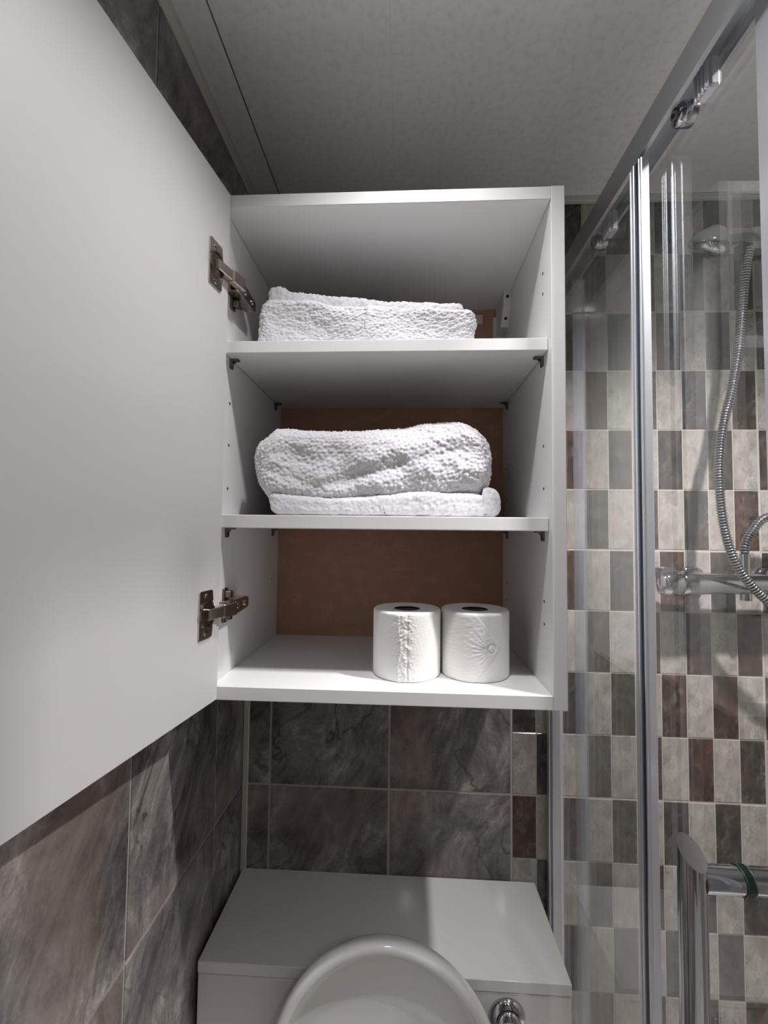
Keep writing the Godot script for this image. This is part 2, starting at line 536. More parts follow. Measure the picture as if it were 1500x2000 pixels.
func hinge(cab: Node3D, y: float) -> void:
	var door_turn := Basis(Vector3.UP, -DOOR_ANGLE)
	var to_door := Transform3D(door_turn, Vector3(DOOR_X, y, DOOR_Z))
	# cup flange on the door: in the door's own y-z plane, z away from the hinge edge, x off the face
	var flange := PackedVector2Array()
	for p in [Vector2(0.020, -0.018), Vector2(0.022, -0.031), Vector2(0.026, -0.032), Vector2(0.050, -0.032), Vector2(0.052, -0.030), Vector2(0.052, 0.030), Vector2(0.050, 0.032), Vector2(0.026, 0.032), Vector2(0.022, 0.031), Vector2(0.020, 0.018)]:
		flange.append(p)
	for k in 7:
		var a := lerpf(0.9, -0.9, k / 6.0)
		flange.append(Vector2(0.0345 - cos(a) * 0.0205, sin(a) * 0.0205))
	# outline (z, y) pushed along x: map poly x -> local z, poly y -> local y, depth -> local x
	var side := Transform3D(Basis(Vector3(0, 0, 1), Vector3(0, 1, 0), Vector3(-1, 0, 0)), Vector3.ZERO)
	var st := new_st()
	add_extrude(st, flange, -0.0022, -0.0001, to_door * side)
	var h := put("hinge", flat_done(st), M.nickel, cab)
	var cup := new_st()
	add_lathe(cup, [Vector2(0.0165, 0.0004), Vector2(0.0175, 0.0032), Vector2(0.0155, 0.0034), Vector2(0.0145, 0.0006), Vector2(0.0001, 0.0006)], 28, to_door * Transform3D(Basis(Vector3(0, 1, 0), Vector3(1, 0, 0), Vector3(0, 0, -1)), Vector3(0.0018, 0, 0.036)))
	put("hinge_cup", cup.commit(), M.dark_metal, h)
	for s in [-1.0, 1.0]:
		put("screw", lathe([Vector2(0.0038, 0.0), Vector2(0.0034, 0.0014), Vector2(0.001, 0.0016), Vector2(0.0008, 0.0007), Vector2(0.0001, 0.0007)], 14, to_door * Transform3D(Basis(Vector3(0, 1, 0), Vector3(1, 0, 0), Vector3(0, 0, -1)), Vector3(0.0022, s * 0.0245, 0.037))), M.chrome_soft, h)
	# the bright knuckle between cup and arm
	var k0 := to_door * Vector3(0.004, 0, 0.036)
	var k1 := Vector3(XL + 0.024, y, D - 0.012)
	var along := (k1 - k0)
	var kb := Basis(along.normalized(), Vector3.UP, along.normalized().cross(Vector3.UP))
	var ks := new_st()
	add_box(ks, Vector3(-0.002, -0.0075, -0.004), Vector3(along.length() + 0.003, 0.0075, 0.004), 0.001, Transform3D(kb, k0))
	add_box(ks, Vector3(along.length() * 0.55, -0.0095, -0.0055), Vector3(along.length() + 0.005, 0.0095, 0.0055), 0.0012, Transform3D(kb, k0))
	put("hinge_knuckle", flat_done(ks), M.nickel, h)
	# arm lying along the side panel, tapering to its end
	var arm := new_st()
	var outline := PackedVector2Array([Vector2(D - 0.006, 0.0105), Vector2(D - 0.012, 0.0115), Vector2(D - 0.045, 0.0105), Vector2(D - 0.078, 0.0085), Vector2(D - 0.082, 0.006), Vector2(D - 0.082, -0.006), Vector2(D - 0.078, -0.0085), Vector2(D - 0.045, -0.0105), Vector2(D - 0.012, -0.0115), Vector2(D - 0.006, -0.0105)])
	add_extrude(arm, outline, -0.0225, -0.0195, Transform3D(Basis(Vector3(0, 0, 1), Vector3(0, 1, 0), Vector3(-1, 0, 0)), Vector3(XL, y, 0)))
	for s in [-1.0, 1.0]:
		add_box(arm, Vector3(XL + 0.006, y + s * 0.0085 - 0.0012, D - 0.076), Vector3(XL + 0.021, y + s * 0.0085 + 0.0012, D - 0.012), 0.0004)
	put("hinge_arm", flat_done(arm), M.nickel, h)
	for z in [D - 0.036, D - 0.066]:
		put("screw", lathe([Vector2(0.0045, 0.0), Vector2(0.0042, 0.002), Vector2(0.0012, 0.0022), Vector2(0.001, 0.001), Vector2(0.0001, 0.001)], 14, Transform3D(Basis(Vector3(0, 1, 0), Vector3(1, 0, 0), Vector3(0, 0, -1)), Vector3(XL + 0.0224, y, z))), M.chrome_soft, h)
	# winged mounting plate on the panel
	var plate := new_st()
	add_box(plate, Vector3(XL + 0.0002, y - 0.026, D - 0.046), Vector3(XL + 0.0035, y + 0.026, D - 0.031), 0.0012)
	add_box(plate, Vector3(XL + 0.0002, y - 0.008, D - 0.074), Vector3(XL + 0.0062, y + 0.008, D - 0.018), 0.001)
	add_box(plate, Vector3(XL + 0.003, y + 0.011, D - 0.045), Vector3(XL + 0.012, y + 0.022, D - 0.033), 0.0015)
	add_box(plate, Vector3(XL + 0.003, y - 0.022, D - 0.045), Vector3(XL + 0.012, y - 0.011, D - 0.033), 0.0015)
	put("mounting_plate", flat_done(plate), M.dark_metal, h)

const DOOR_ANGLE := 0.1237
const DOOR_X := -0.2331
const DOOR_Z := 0.3232

func build_cabinet() -> void:
	var cab := thing("wall_cabinet", "open white wall cabinet with two inner shelves, hardboard back and door swung open", "cabinet")
	put("side_panel", box(Vector3(XL - TH, YB - TH, 0.001), Vector3(XL, YT + TH, D)), M.melamine, cab)
	put("side_panel", box(Vector3(XR, YB - TH - 0.0004, 0.001), Vector3(XR + TH, YT + TH + 0.0004, D + 0.0004)), M.melamine, cab)
	put("top_panel", box(Vector3(XL + 0.0002, YT, 0.001), Vector3(XR - 0.0002, YT + TH, D)), M.melamine, cab)
	put("bottom_panel", box(Vector3(XL + 0.0002, YB - TH, 0.001), Vector3(XR - 0.0002, YB, D)), M.melamine, cab)
	var back := put("back_panel", box(Vector3(XL, YB, 0.002), Vector3(XR, YT, 0.006), 0.0002), M.hardboard, cab)
	back.set_meta("label", "brown hardboard back panel")
	for s in [[0.8011, 0.8192], [0.5399, 0.559]]:
		put("shelf", box(Vector3(XL + 0.0008, s[0], 0.0075), Vector3(XR - 0.0008, s[1], 0.307)), M.melamine, cab)
		# little angled metal supports under each corner
		for side in [-1.0, 1.0]:
			for z: float in [0.277, 0.045]:
				var x: float = XL + 0.0002 if side < 0 else XR - 0.0002
				var sup := new_st()
				var o := PackedVector2Array([Vector2(0, 0), Vector2(-side * 0.0125, 0), Vector2(-side * 0.0135, -0.001), Vector2(-side * 0.0125, -0.0024), Vector2(-side * 0.0065, -0.003), Vector2(-side * 0.0036, -0.006), Vector2(-side * 0.003, -0.0125), Vector2(-side * 0.0022, -0.0145), Vector2(0, -0.0145)])
				add_extrude(sup, o, z, z + 0.009, Transform3D(Basis.IDENTITY, Vector3(x, s[0] - 0.0002, 0)))
				put("shelf_support", flat_done(sup), M.dark_metal, cab)
	# rows of peg holes
	var peg := lathe([Vector2(0.0024, 0.0), Vector2(0.0022, 0.0003), Vector2(0.0001, 0.0003)], 12)
	for y: float in [0.9285, 0.897, 0.666, 0.6345, 0.6025, 0.4374, 0.4045, 0.732]:
		for z: float in [0.2825, 0.045]:
			if y in [0.6345, 0.732]:
				continue
			put("peg_hole", peg, M.hole, cab, Vector3(XR, y, z), Basis(Vector3(0, 0, 1), PI / 2))
	for y: float in [0.732, 0.667, 0.6, 0.4374]:
		for z: float in [0.2805, 0.045]:
			put("peg_hole", peg, M.hole, cab, Vector3(XL, y, z), Basis(Vector3(0, 0, 1), -PI / 2))
	# hanging bracket in the upper right back corner
	var bp := PackedVector2Array([Vector2(0.0065, YT - 0.0003), Vector2(0.082, YT - 0.0003), Vector2(0.082, YT - 0.030), Vector2(0.055, YT - 0.062), Vector2(0.0065, YT - 0.062)])
	var zy := Basis(Vector3(0, 0, 1), Vector3(0, 1, 0), Vector3(-1, 0, 0))
	var br := new_st()
	add_extrude(br, bp, 0.0002, 0.0150, Transform3D(zy, Vector3(XR, 0, 0)))
	add_box(br, Vector3(XR - 0.0225, YT - 0.068, 0.0065), Vector3(XR - 0.0005, YT - 0.02, 0.0125), 0.0006)
	var bk := put("hanging_bracket", flat_done(br), M.plastic, cab)
	bk.set_meta("label", "white plastic hanging bracket")
	var hole := lathe([Vector2(0.0032, 0.0), Vector2(0.0030, 0.0006), Vector2(0.0001, 0.0006)], 12)
	put("screw", hole, M.black, bk, Vector3(XR - 0.0075, YT - 0.012, 0.082), Basis(Vector3(1, 0, 0), PI / 2))
	put("screw", hole, M.black, bk, Vector3(XR - 0.0075, YT - 0.049, 0.0665), Basis(Vector3(1, 0, 0), PI / 2 + 0.85))
	var rail := new_st()
	add_box(rail, Vector3(0.145, YT - 0.0325, 0.0062), Vector3(0.1905, YT - 0.0125, 0.0105), 0.001)
	add_box(rail, Vector3(0.149, YT - 0.0275, 0.0095), Vector3(0.1865, YT - 0.017, 0.0125), 0.001)
	put("rail_plate", flat_done(rail), M.plastic, cab)
	# the door, swung a little past a right angle
	var tf := Transform3D(Basis(Vector3.UP, -DOOR_ANGLE), Vector3(DOOR_X, 0, DOOR_Z))
	var ds := new_st()
	add_box(ds, Vector3(-0.0165, 0.2978, 0.0), Vector3(0.0, 1.0327, 0.455), 0.0008, tf)
	var dr := put("door", flat_done(ds), M.door_white, cab)
	dr.set_meta("label", "open white door seen from its inner side")
	hinge(cab, 0.9045)
	hinge(cab, 0.4225)

# ---------------------------------------------------------------- towels
# a soft folded block: rounded box of half size h and edge radius r, carried through «shape» and given a pile
func towel_block(h: Vector3, r: float, step: float, shape: Callable, s: int, pile: float) -> ArrayMesh:
	var cells := FastNoiseLite.new()
	cells.seed = s
	cells.noise_type = FastNoiseLite.TYPE_CELLULAR
	cells.frequency = 195.0
	cells.fractal_type = FastNoiseLite.FRACTAL_NONE
	cells.cellular_jitter = 1.0
	cells.cellular_return_type = FastNoiseLite.RETURN_DISTANCE
	var soft := noise(s + 1, 45.0, 2)
	var st := new_st()
	st.set_smooth_group(0)
	for axis in 3:
		var u := (axis + 1) % 3
		var v := (axis + 2) % 3
		for sgn in [-1.0, 1.0]:
			var nu := maxi(4, int(2.0 * h[u] / step))
			var nv := maxi(4, int(2.0 * h[v] / step))
			if axis == 2 and sgn < 0.0 or axis == 1 and sgn < 0.0:
				nu = maxi(4, nu / 4)
				nv = maxi(4, nv / 4)
			var rows := []
			for j in nv + 1:
				var row := PackedVector3Array()
				for i in nu + 1:
					var p := Vector3.ZERO
					p[axis] = sgn * h[axis]
					p[u] = lerpf(-h[u], h[u], float(i) / nu)
					p[v] = lerpf(-h[v], h[v], float(j) / nv)
					var q := p.clamp(-h + Vector3(r, r, r), h - Vector3(r, r, r))
					var n := (p - q).normalized()
					p = q + n * r
					var d := cells.get_noise_3dv(p)
					p += n * (pile * (-d * 1.9 - 1.0) + soft.get_noise_3dv(p) * 0.0014)
					row.append(shape.call(p, n))
				rows.append(row)
			for j in nv:
				for i in nu:
					var a: Vector3 = rows[j][i]
					var b: Vector3 = rows[j][i + 1]
					var c: Vector3 = rows[j + 1][i + 1]
					var e: Vector3 = rows[j + 1][i]
					var list := [a, c, b, a, e, c] if sgn > 0.0 else [a, b, c, a, c, e]
					for k: Vector3 in list:
						st.add_vertex(k)
	st.generate_normals()
	return st.commit()

func curve_at(pts: Array, x: float) -> float:
	for i in pts.size() - 1:
		if x <= pts[i + 1].x:
			var t := clampf((x - pts[i].x) / (pts[i + 1].x - pts[i].x), 0.0, 1.0)
			return lerpf(pts[i].y, pts[i + 1].y, t * t * (3.0 - 2.0 * t))
	return pts[pts.size() - 1].y

func build_towels() -> void:
	var shelf1 := 0.8192
	var shelf2 := 0.559
	# upper towel: a thick fold in front, a set-back fold a little higher behind it
	var t1 := thing("towel", "white folded terry towel on the upper shelf, sloping down towards the right", "towel", Vector3(-0.035, shelf1, 0.165), "folded towels in the cabinet")
	var top1 := [Vector2(-0.18, 0.086), Vector2(-0.1, 0.082), Vector2(-0.045, 0.070), Vector2(0.02, 0.073), Vector2(0.08, 0.067), Vector2(0.14, 0.062), Vector2(0.18, 0.064)]
	var fold1 := func(p: Vector3, _n: Vector3) -> Vector3:
		var f := (p.y + 0.05) / 0.1
		var hgt := curve_at(top1, p.x) - 0.004 * clampf(p.z / 0.1, -1.0, 1.0)
		var y := f * hgt
		var x := p.x * (1.0 - 0.012 * sin(f * 7.0)) + (f - 0.3) * (0.008 if p.x < 0.0 else -0.003)
		return Vector3(x, maxf(y, 0.0002), p.z + 0.003 * sin(p.x * 31.0 + f * 4.0))
	put("front_fold", towel_block(Vector3(0.170, 0.05, 0.115), 0.016, 0.0011, fold1, 5, 0.0016), M.cotton, t1, Vector3(0, 0, 0.004))
	var top2 := [Vector2(-0.18, 0.113), Vector2(-0.14, 0.114), Vector2(-0.11, 0.104), Vector2(-0.03, 0.095), Vector2(0.05, 0.086), Vector2(0.15, 0.082)]
	var fold2 := func(p: Vector3, _n: Vector3) -> Vector3:
		var f := (p.y + 0.03) / 0.06
		var hgt := curve_at(top2, p.x)
		return Vector3(p.x, 0.03 + f * (hgt - 0.03), p.z)
	put("upper_fold", towel_block(Vector3(0.158, 0.03, 0.095), 0.010, 0.0018, fold2, 15, 0.0018), M.cotton, t1, Vector3(-0.004, 0, -0.002))
	# lower towel: a loosely rolled bulge over a flat bottom fold
	var t2 := thing("towel", "white terry towel bunched on the middle shelf, creased across its front", "towel", Vector3(-0.022, shelf2, 0.165), "folded towels in the cabinet")
	var top3 := [Vector2(-0.19, 0.121), Vector2(-0.165, 0.131), Vector2(-0.14, 0.140), Vector2(-0.08, 0.136), Vector2(-0.02, 0.136), Vector2(0.04, 0.139), Vector2(0.085, 0.148), Vector2(0.13, 0.150), Vector2(0.17, 0.142), Vector2(0.19, 0.13)]
	var low3 := [Vector2(-0.19, 0.036), Vector2(-0.15, 0.012), Vector2(-0.05, 0.008), Vector2(0.05, 0.010), Vector2(0.19, 0.024)]
	var dent := noise(77, 9.0, 2)
	var bulge := func(p: Vector3, n: Vector3) -> Vector3:
		var f := (p.y + 0.06) / 0.12
		var lo := curve_at(low3, p.x)
		var y := lerpf(lo, curve_at(top3, p.x), f)
		var z := p.z
		if n.z > 0.0:
			# the long crease that climbs from lower left, and a hollow beside it
			var line := 0.018 + 0.30 * (p.x + 0.075)
			if p.x < -0.075:
				line = 0.018 + 0.32 * (-0.075 - p.x)
			var dd := (y - 0.026 - line) / 0.013
			z -= n.z * 0.010 * exp(-dd * dd) * clampf(1.2 - absf(p.x + 0.02) / 0.15, 0.0, 1.0)
			var hx := (p.x + 0.085) / 0.05
			var hy := (y - 0.085) / 0.022
			z -= n.z * 0.006 * exp(-hx * hx - hy * hy)
			z += n.z * dent.get_noise_2d(p.x, y) * 0.008
			z -= n.z * 0.010 * clampf((f - 0.55) * 2.0, 0.0, 1.0)
			# lower belly tucks in
			z -= n.z * 0.016 * pow(clampf(1.0 - f * 2.4, 0.0, 1.0), 2.0)
		var x := p.x + 0.010 * sin(f * PI) * signf(p.x) * clampf(absf(p.x) / 0.17, 0.0, 1.0) - 0.006
		x += (0.012 * (1.0 - f) - 0.006) * (1.0 if p.x < -0.1 else 0.0)
		return Vector3(x, maxf(y, 0.0004), z)
	put("rolled_fold", towel_block(Vector3(0.176, 0.06, 0.12), 0.034, 0.0011, bulge, 25, 0.0018), M.cotton, t2, Vector3(0.004, 0, 0.0))
	var base := func(p: Vector3, _n: Vector3) -> Vector3:
		var f := (p.y + 0.02) / 0.04
		var hgt := 0.036 + 0.006 * sin(p.x * 22.0) + (0.012 if p.x > 0.15 else 0.0)
		return Vector3(p.x + (0.006 if p.x > 0.0 else 0.012 * (1.0 - f)), maxf(f * hgt, 0.0002), p.z - 0.004 * f)
	put("bottom_fold", towel_block(Vector3(0.176, 0.02, 0.122), 0.014, 0.0016, base, 35, 0.0010), M.cotton, t2, Vector3(0.012, 0, 0.0))

# ---------------------------------------------------------------- toilet rolls
func roll_mesh(radius: float, height: float, dent: Callable) -> ArrayMesh:
	var st := new_st()
	var rows := []
	var na := 260
	var nh := 100
	for i in nh + 1:
		var y := height * i / nh
		var ring := []
		var edge := minf(y, height - y)
		var round_off := 0.0025 * pow(clampf(1.0 - edge / 0.004, 0.0, 1.0), 2.0)
		for j in na:
			var a := TAU * j / na
			var r: float = radius - round_off + dent.call(a, y)
			ring.append(Vector3(sin(a) * r, y, cos(a) * r))
		rows.append(ring)
	add_grid(st, rows, true, true)
	st.generate_normals()
	var caps := new_st()
	var inner := 0.0205
	for top in [false, true]:
		var ring0: Array = rows[nh] if top else rows[0]
		var prev := ring0
		for k in [0.75, 0.4, 0.0]:
			var ring := []
			for j in na:
				var p: Vector3 = ring0[j]
				var flat := Vector3(p.x, 0, p.z)
				var q := flat.normalized() * lerpf(inner, flat.length(), k)
				ring.append(Vector3(q.x, p.y - (0.0012 * (1.0 - k) if top else -0.001 * (1.0 - k)), q.z))
			add_grid(caps, [prev, ring], true, top)
			prev = ring
	caps.generate_normals()
	st.append_from(caps.commit(), 0, Transform3D.IDENTITY)
	return st.commit()

func build_rolls() -> void:
	var hgt := 0.101
	var crumple := noise(301, 130.0, 3)
	var fine := noise(302, 420.0, 2)
	# first roll: a puckered glued seam down the front
	var seam := func(a: float, y: float) -> float:
		var s := wrapf(a + 0.06, -PI, PI) * 0.053
		var w := exp(-pow(s / 0.017, 2.0))
		var ribs := absf(crumple.get_noise_2d(s * 0.8 + 3.0, y + absf(s) * 0.7))
		var fold := 0.0012 * exp(-pow((s + 0.008 + 0.002 * sin(y * 90.0)) / 0.0012, 2.0)) - 0.0014 * exp(-pow((s - 0.004) / 0.0012, 2.0))
		var dot := -0.0009 * exp(-(pow((s + 0.016) / 0.003, 2.0) + pow((y - 0.088) / 0.003, 2.0)))
		var pinch := -0.003 * exp(-pow((s - 0.004) / 0.006, 2.0)) * (0.5 + 0.5 * sin(y * 330.0 + s * 200.0)) * clampf(y / 0.03, 0.2, 1.0)
		return w * (ribs * 0.0022 + pinch * 0.3) + fold * clampf(1.2 - y * 6.0, 0.3, 1.0) + dot + fine.get_noise_2d(s, y) * 0.00025
	# second roll: a pointed loose end held by a round pressed dot, creases running to it
	var flap := func(a: float, y: float) -> float:
		var s := wrapf(a - 0.02, -PI, PI) * 0.053
		var tip := Vector2(0.031, 0.052)
		var upper := tip.x - (y - tip.y) * 0.80
		var lower := tip.x + (y - tip.y) * 0.78
		var edge := minf(upper, lower) - s
		var on := clampf(edge / 0.0006, 0.0, 1.0) * (1.0 if absf(s) < 0.07 else 0.0)
		var d := Vector2(s - 0.0165, y - 0.0505)
		var ring := d.length()
		var dot := -0.0018 * exp(-pow((ring - 0.0062) / 0.0011, 2.0)) + 0.0006 * clampf(1.0 - ring / 0.005, 0.0, 1.0)
		var ang := d.angle()
		var leftish := clampf(-d.x / 0.012, 0.0, 1.0) * exp(-pow(d.x / 0.032, 2.0)) * exp(-pow(d.y / 0.022, 2.0))
		var rays := 0.0006 * leftish * sin(ang * 26.0 + ring * 140.0) * clampf(ring / 0.01, 0.0, 1.0)
		var ruffle := crumple.get_noise_2d(s * 0.5, y * 1.6 + 7.0) * 0.0005 * clampf(edge / 0.01, 0.0, 1.0)
		return on * 0.0009 + dot + rays + ruffle * (1.0 if absf(s) < 0.06 else 0.3) + fine.get_noise_2d(s, y) * 0.0002
	var cored := func(called: String, label: String, at: Vector3, dent: Callable) -> void:
		var t := thing(called, label, "toilet roll", at, "toilet rolls on the cabinet floor")
		put("paper", roll_mesh(0.053, hgt, dent), M.tissue, t)
		put("core", lathe([Vector2(0.0203, hgt - 0.004), Vector2(0.0203, 0.002), Vector2(0.0193, 0.002), Vector2(0.0193, hgt - 0.004), Vector2(0.0203, hgt - 0.004)], 40), M.card, t)
	cored.call("toilet_roll", "white toilet roll with a puckered seam down its front, the left of the two", Vector3(0.0335, YB, 0.234), seam)
	cored.call("toilet_roll", "white toilet roll with a round pressed dot and pointed loose end, the right one", Vector3(0.1415, YB, 0.2265), flap)

# ---------------------------------------------------------------- toilet and its boxed cistern
func build_toilet() -> void:
	var u := thing("cistern_unit", "glossy white boxed-in cistern unit under the wall cabinet, with a chrome flush button", "cistern unit", Vector3(0, FLOOR, 0))
	var y := -0.1707 - FLOOR
	put("top_panel", box(Vector3(-0.304, y - 0.0185, 0.001), Vector3(0.2976, y, 0.2046), 0.001), M.worktop, u)
	put("front_panel", box(Vector3(-0.3035, 0.001, 0.185), Vector3(0.297, y - 0.0205, 0.2035), 0.001), M.unit_front, u)
	put("side_panel", box(Vector3(-0.3035, 0.001, 0.002), Vector3(-0.2855, y - 0.0195, 0.184), 0.0008), M.unit_front, u)
	put("side_panel", box(Vector3(0.279, 0.001, 0.002), Vector3(0.297, y - 0.0195, 0.184), 0.0008), M.unit_front, u)
	var fwd := Basis(Vector3(1, 0, 0), PI / 2)
	var bt := put("flush_button", lathe([Vector2(0.0285, 0.0), Vector2(0.0285, 0.003), Vector2(0.0265, 0.007), Vector2(0.0235, 0.0095), Vector2(0.0195, 0.011), Vector2(0.0192, 0.0085), Vector2(0.0185, 0.0085)], 44), M.chrome, u, Vector3(0.197, -0.2245 - FLOOR, 0.2035), fwd)
	put("push_plate", lathe([Vector2(0.0182, 0.007), Vector2(0.0178, 0.013), Vector2(0.015, 0.0165), Vector2(0.010, 0.0185), Vector2(0.005, 0.0192), Vector2(0.0001, 0.0194)], 36), M.chrome, bt)
	# toilet: bowl and seat below the frame, lid raised against the unit
	var t := thing("toilet", "white toilet with its rounded lid raised against the cistern unit", "toilet", Vector3(0.005, FLOOR, 0.206))
	var lid_len := 0.44
	var a := 0.182
	var b := 0.215
	var outline := func(inset: float) -> PackedVector2Array:
		var o := PackedVector2Array()
		for k in 49:
			var g := PI * k / 48.0
			o.append(Vector2(cos(g) * (a - inset), lid_len - b + sin(g) * (b - inset)))
		for k in 9:
			var g := lerpf(PI, TAU, k / 8.0)
			o.append(Vector2(cos(g) * (a * 0.86 - inset), 0.05 + sin(g) * (0.05 - inset * 0.5)))
		return o
	# rows of the dished lid, from the outer back over the rim into the face
	var prof := [[0.010, -0.014], [0.003, -0.012], [0.0005, -0.007], [0.0, 0.0], [0.0, 0.010], [0.0015, 0.0145], [0.005, 0.0165], [0.010, 0.0165], [0.0135, 0.0145], [0.0155, 0.009], [0.018, 0.002], [0.022, -0.002], [0.03, -0.003]]
	var rows := []
	for q: Array in prof:
		var ring := []
		for p: Vector2 in outline.call(q[0]):
			ring.append(Vector3(p.x, p.y, q[1]))
		rows.append(ring)
	var lt := new_st()
	add_grid(lt, rows, true, false)
	lt.generate_normals()
	var cap := new_st()
	fan(cap, rows[rows.size() - 1], true)
	fan(cap, rows[0], false)
	cap.generate_normals()
	lt.append_from(cap.commit(), 0, Transform3D.IDENTITY)
	var top_y := -0.094
	var tilt := 0.05
	var base := Vector3(0.0, top_y - FLOOR - lid_len * cos(tilt), 0.024 + lid_len * sin(tilt))
	put("lid", lt.commit(), M.lid, t, base, Basis(Vector3(1, 0, 0), -tilt))
	var seat_y := base.y - 0.018
	var bowl_rows := []
	for q: Array in [[0.72, 0.0, -0.02], [0.72, 0.05, -0.02], [0.7, 0.2, -0.01], [0.85, 0.32, 0.0], [1.0, seat_y - 0.05, 0.0], [1.0, seat_y - 0.012, 0.0], [0.97, seat_y - 0.004, 0.0], [0.8, seat_y - 0.004, 0.0], [0.7, seat_y - 0.03, 0.0], [0.5, seat_y - 0.15, 0.0], [0.2, seat_y - 0.2, 0.0]]:
		var ring := []
		for k in 48:
			var g := TAU * k / 48.0
			ring.append(Vector3(cos(g) * 0.175 * q[0], q[1], 0.255 + sin(g) * 0.235 * q[0] + q[2]))
		bowl_rows.append(ring)
	var bs := new_st()
	add_grid(bs, bowl_rows, true, true)
	fan(bs, bowl_rows[bowl_rows.size() - 1], false)
	bs.generate_normals()
	put("bowl", bs.commit(), M.ceramic, t)
	var seat_rows := []
	for q: Array in [[1.0, 0.0], [1.03, 0.006], [1.02, 0.013], [0.95, 0.016], [0.72, 0.015], [0.66, 0.01], [0.66, 0.0]]:
		var ring := []
		for k in 48:
			var g := TAU * k / 48.0
			ring.append(Vector3(cos(g) * 0.178 * q[0], seat_y + q[1], 0.265 + sin(g) * 0.225 * q[0]))
		seat_rows.append(ring)
	var ss := new_st()
	add_grid(ss, seat_rows, true, true)
	ss.generate_normals()
	put("seat", ss.commit(), M.lid, t)

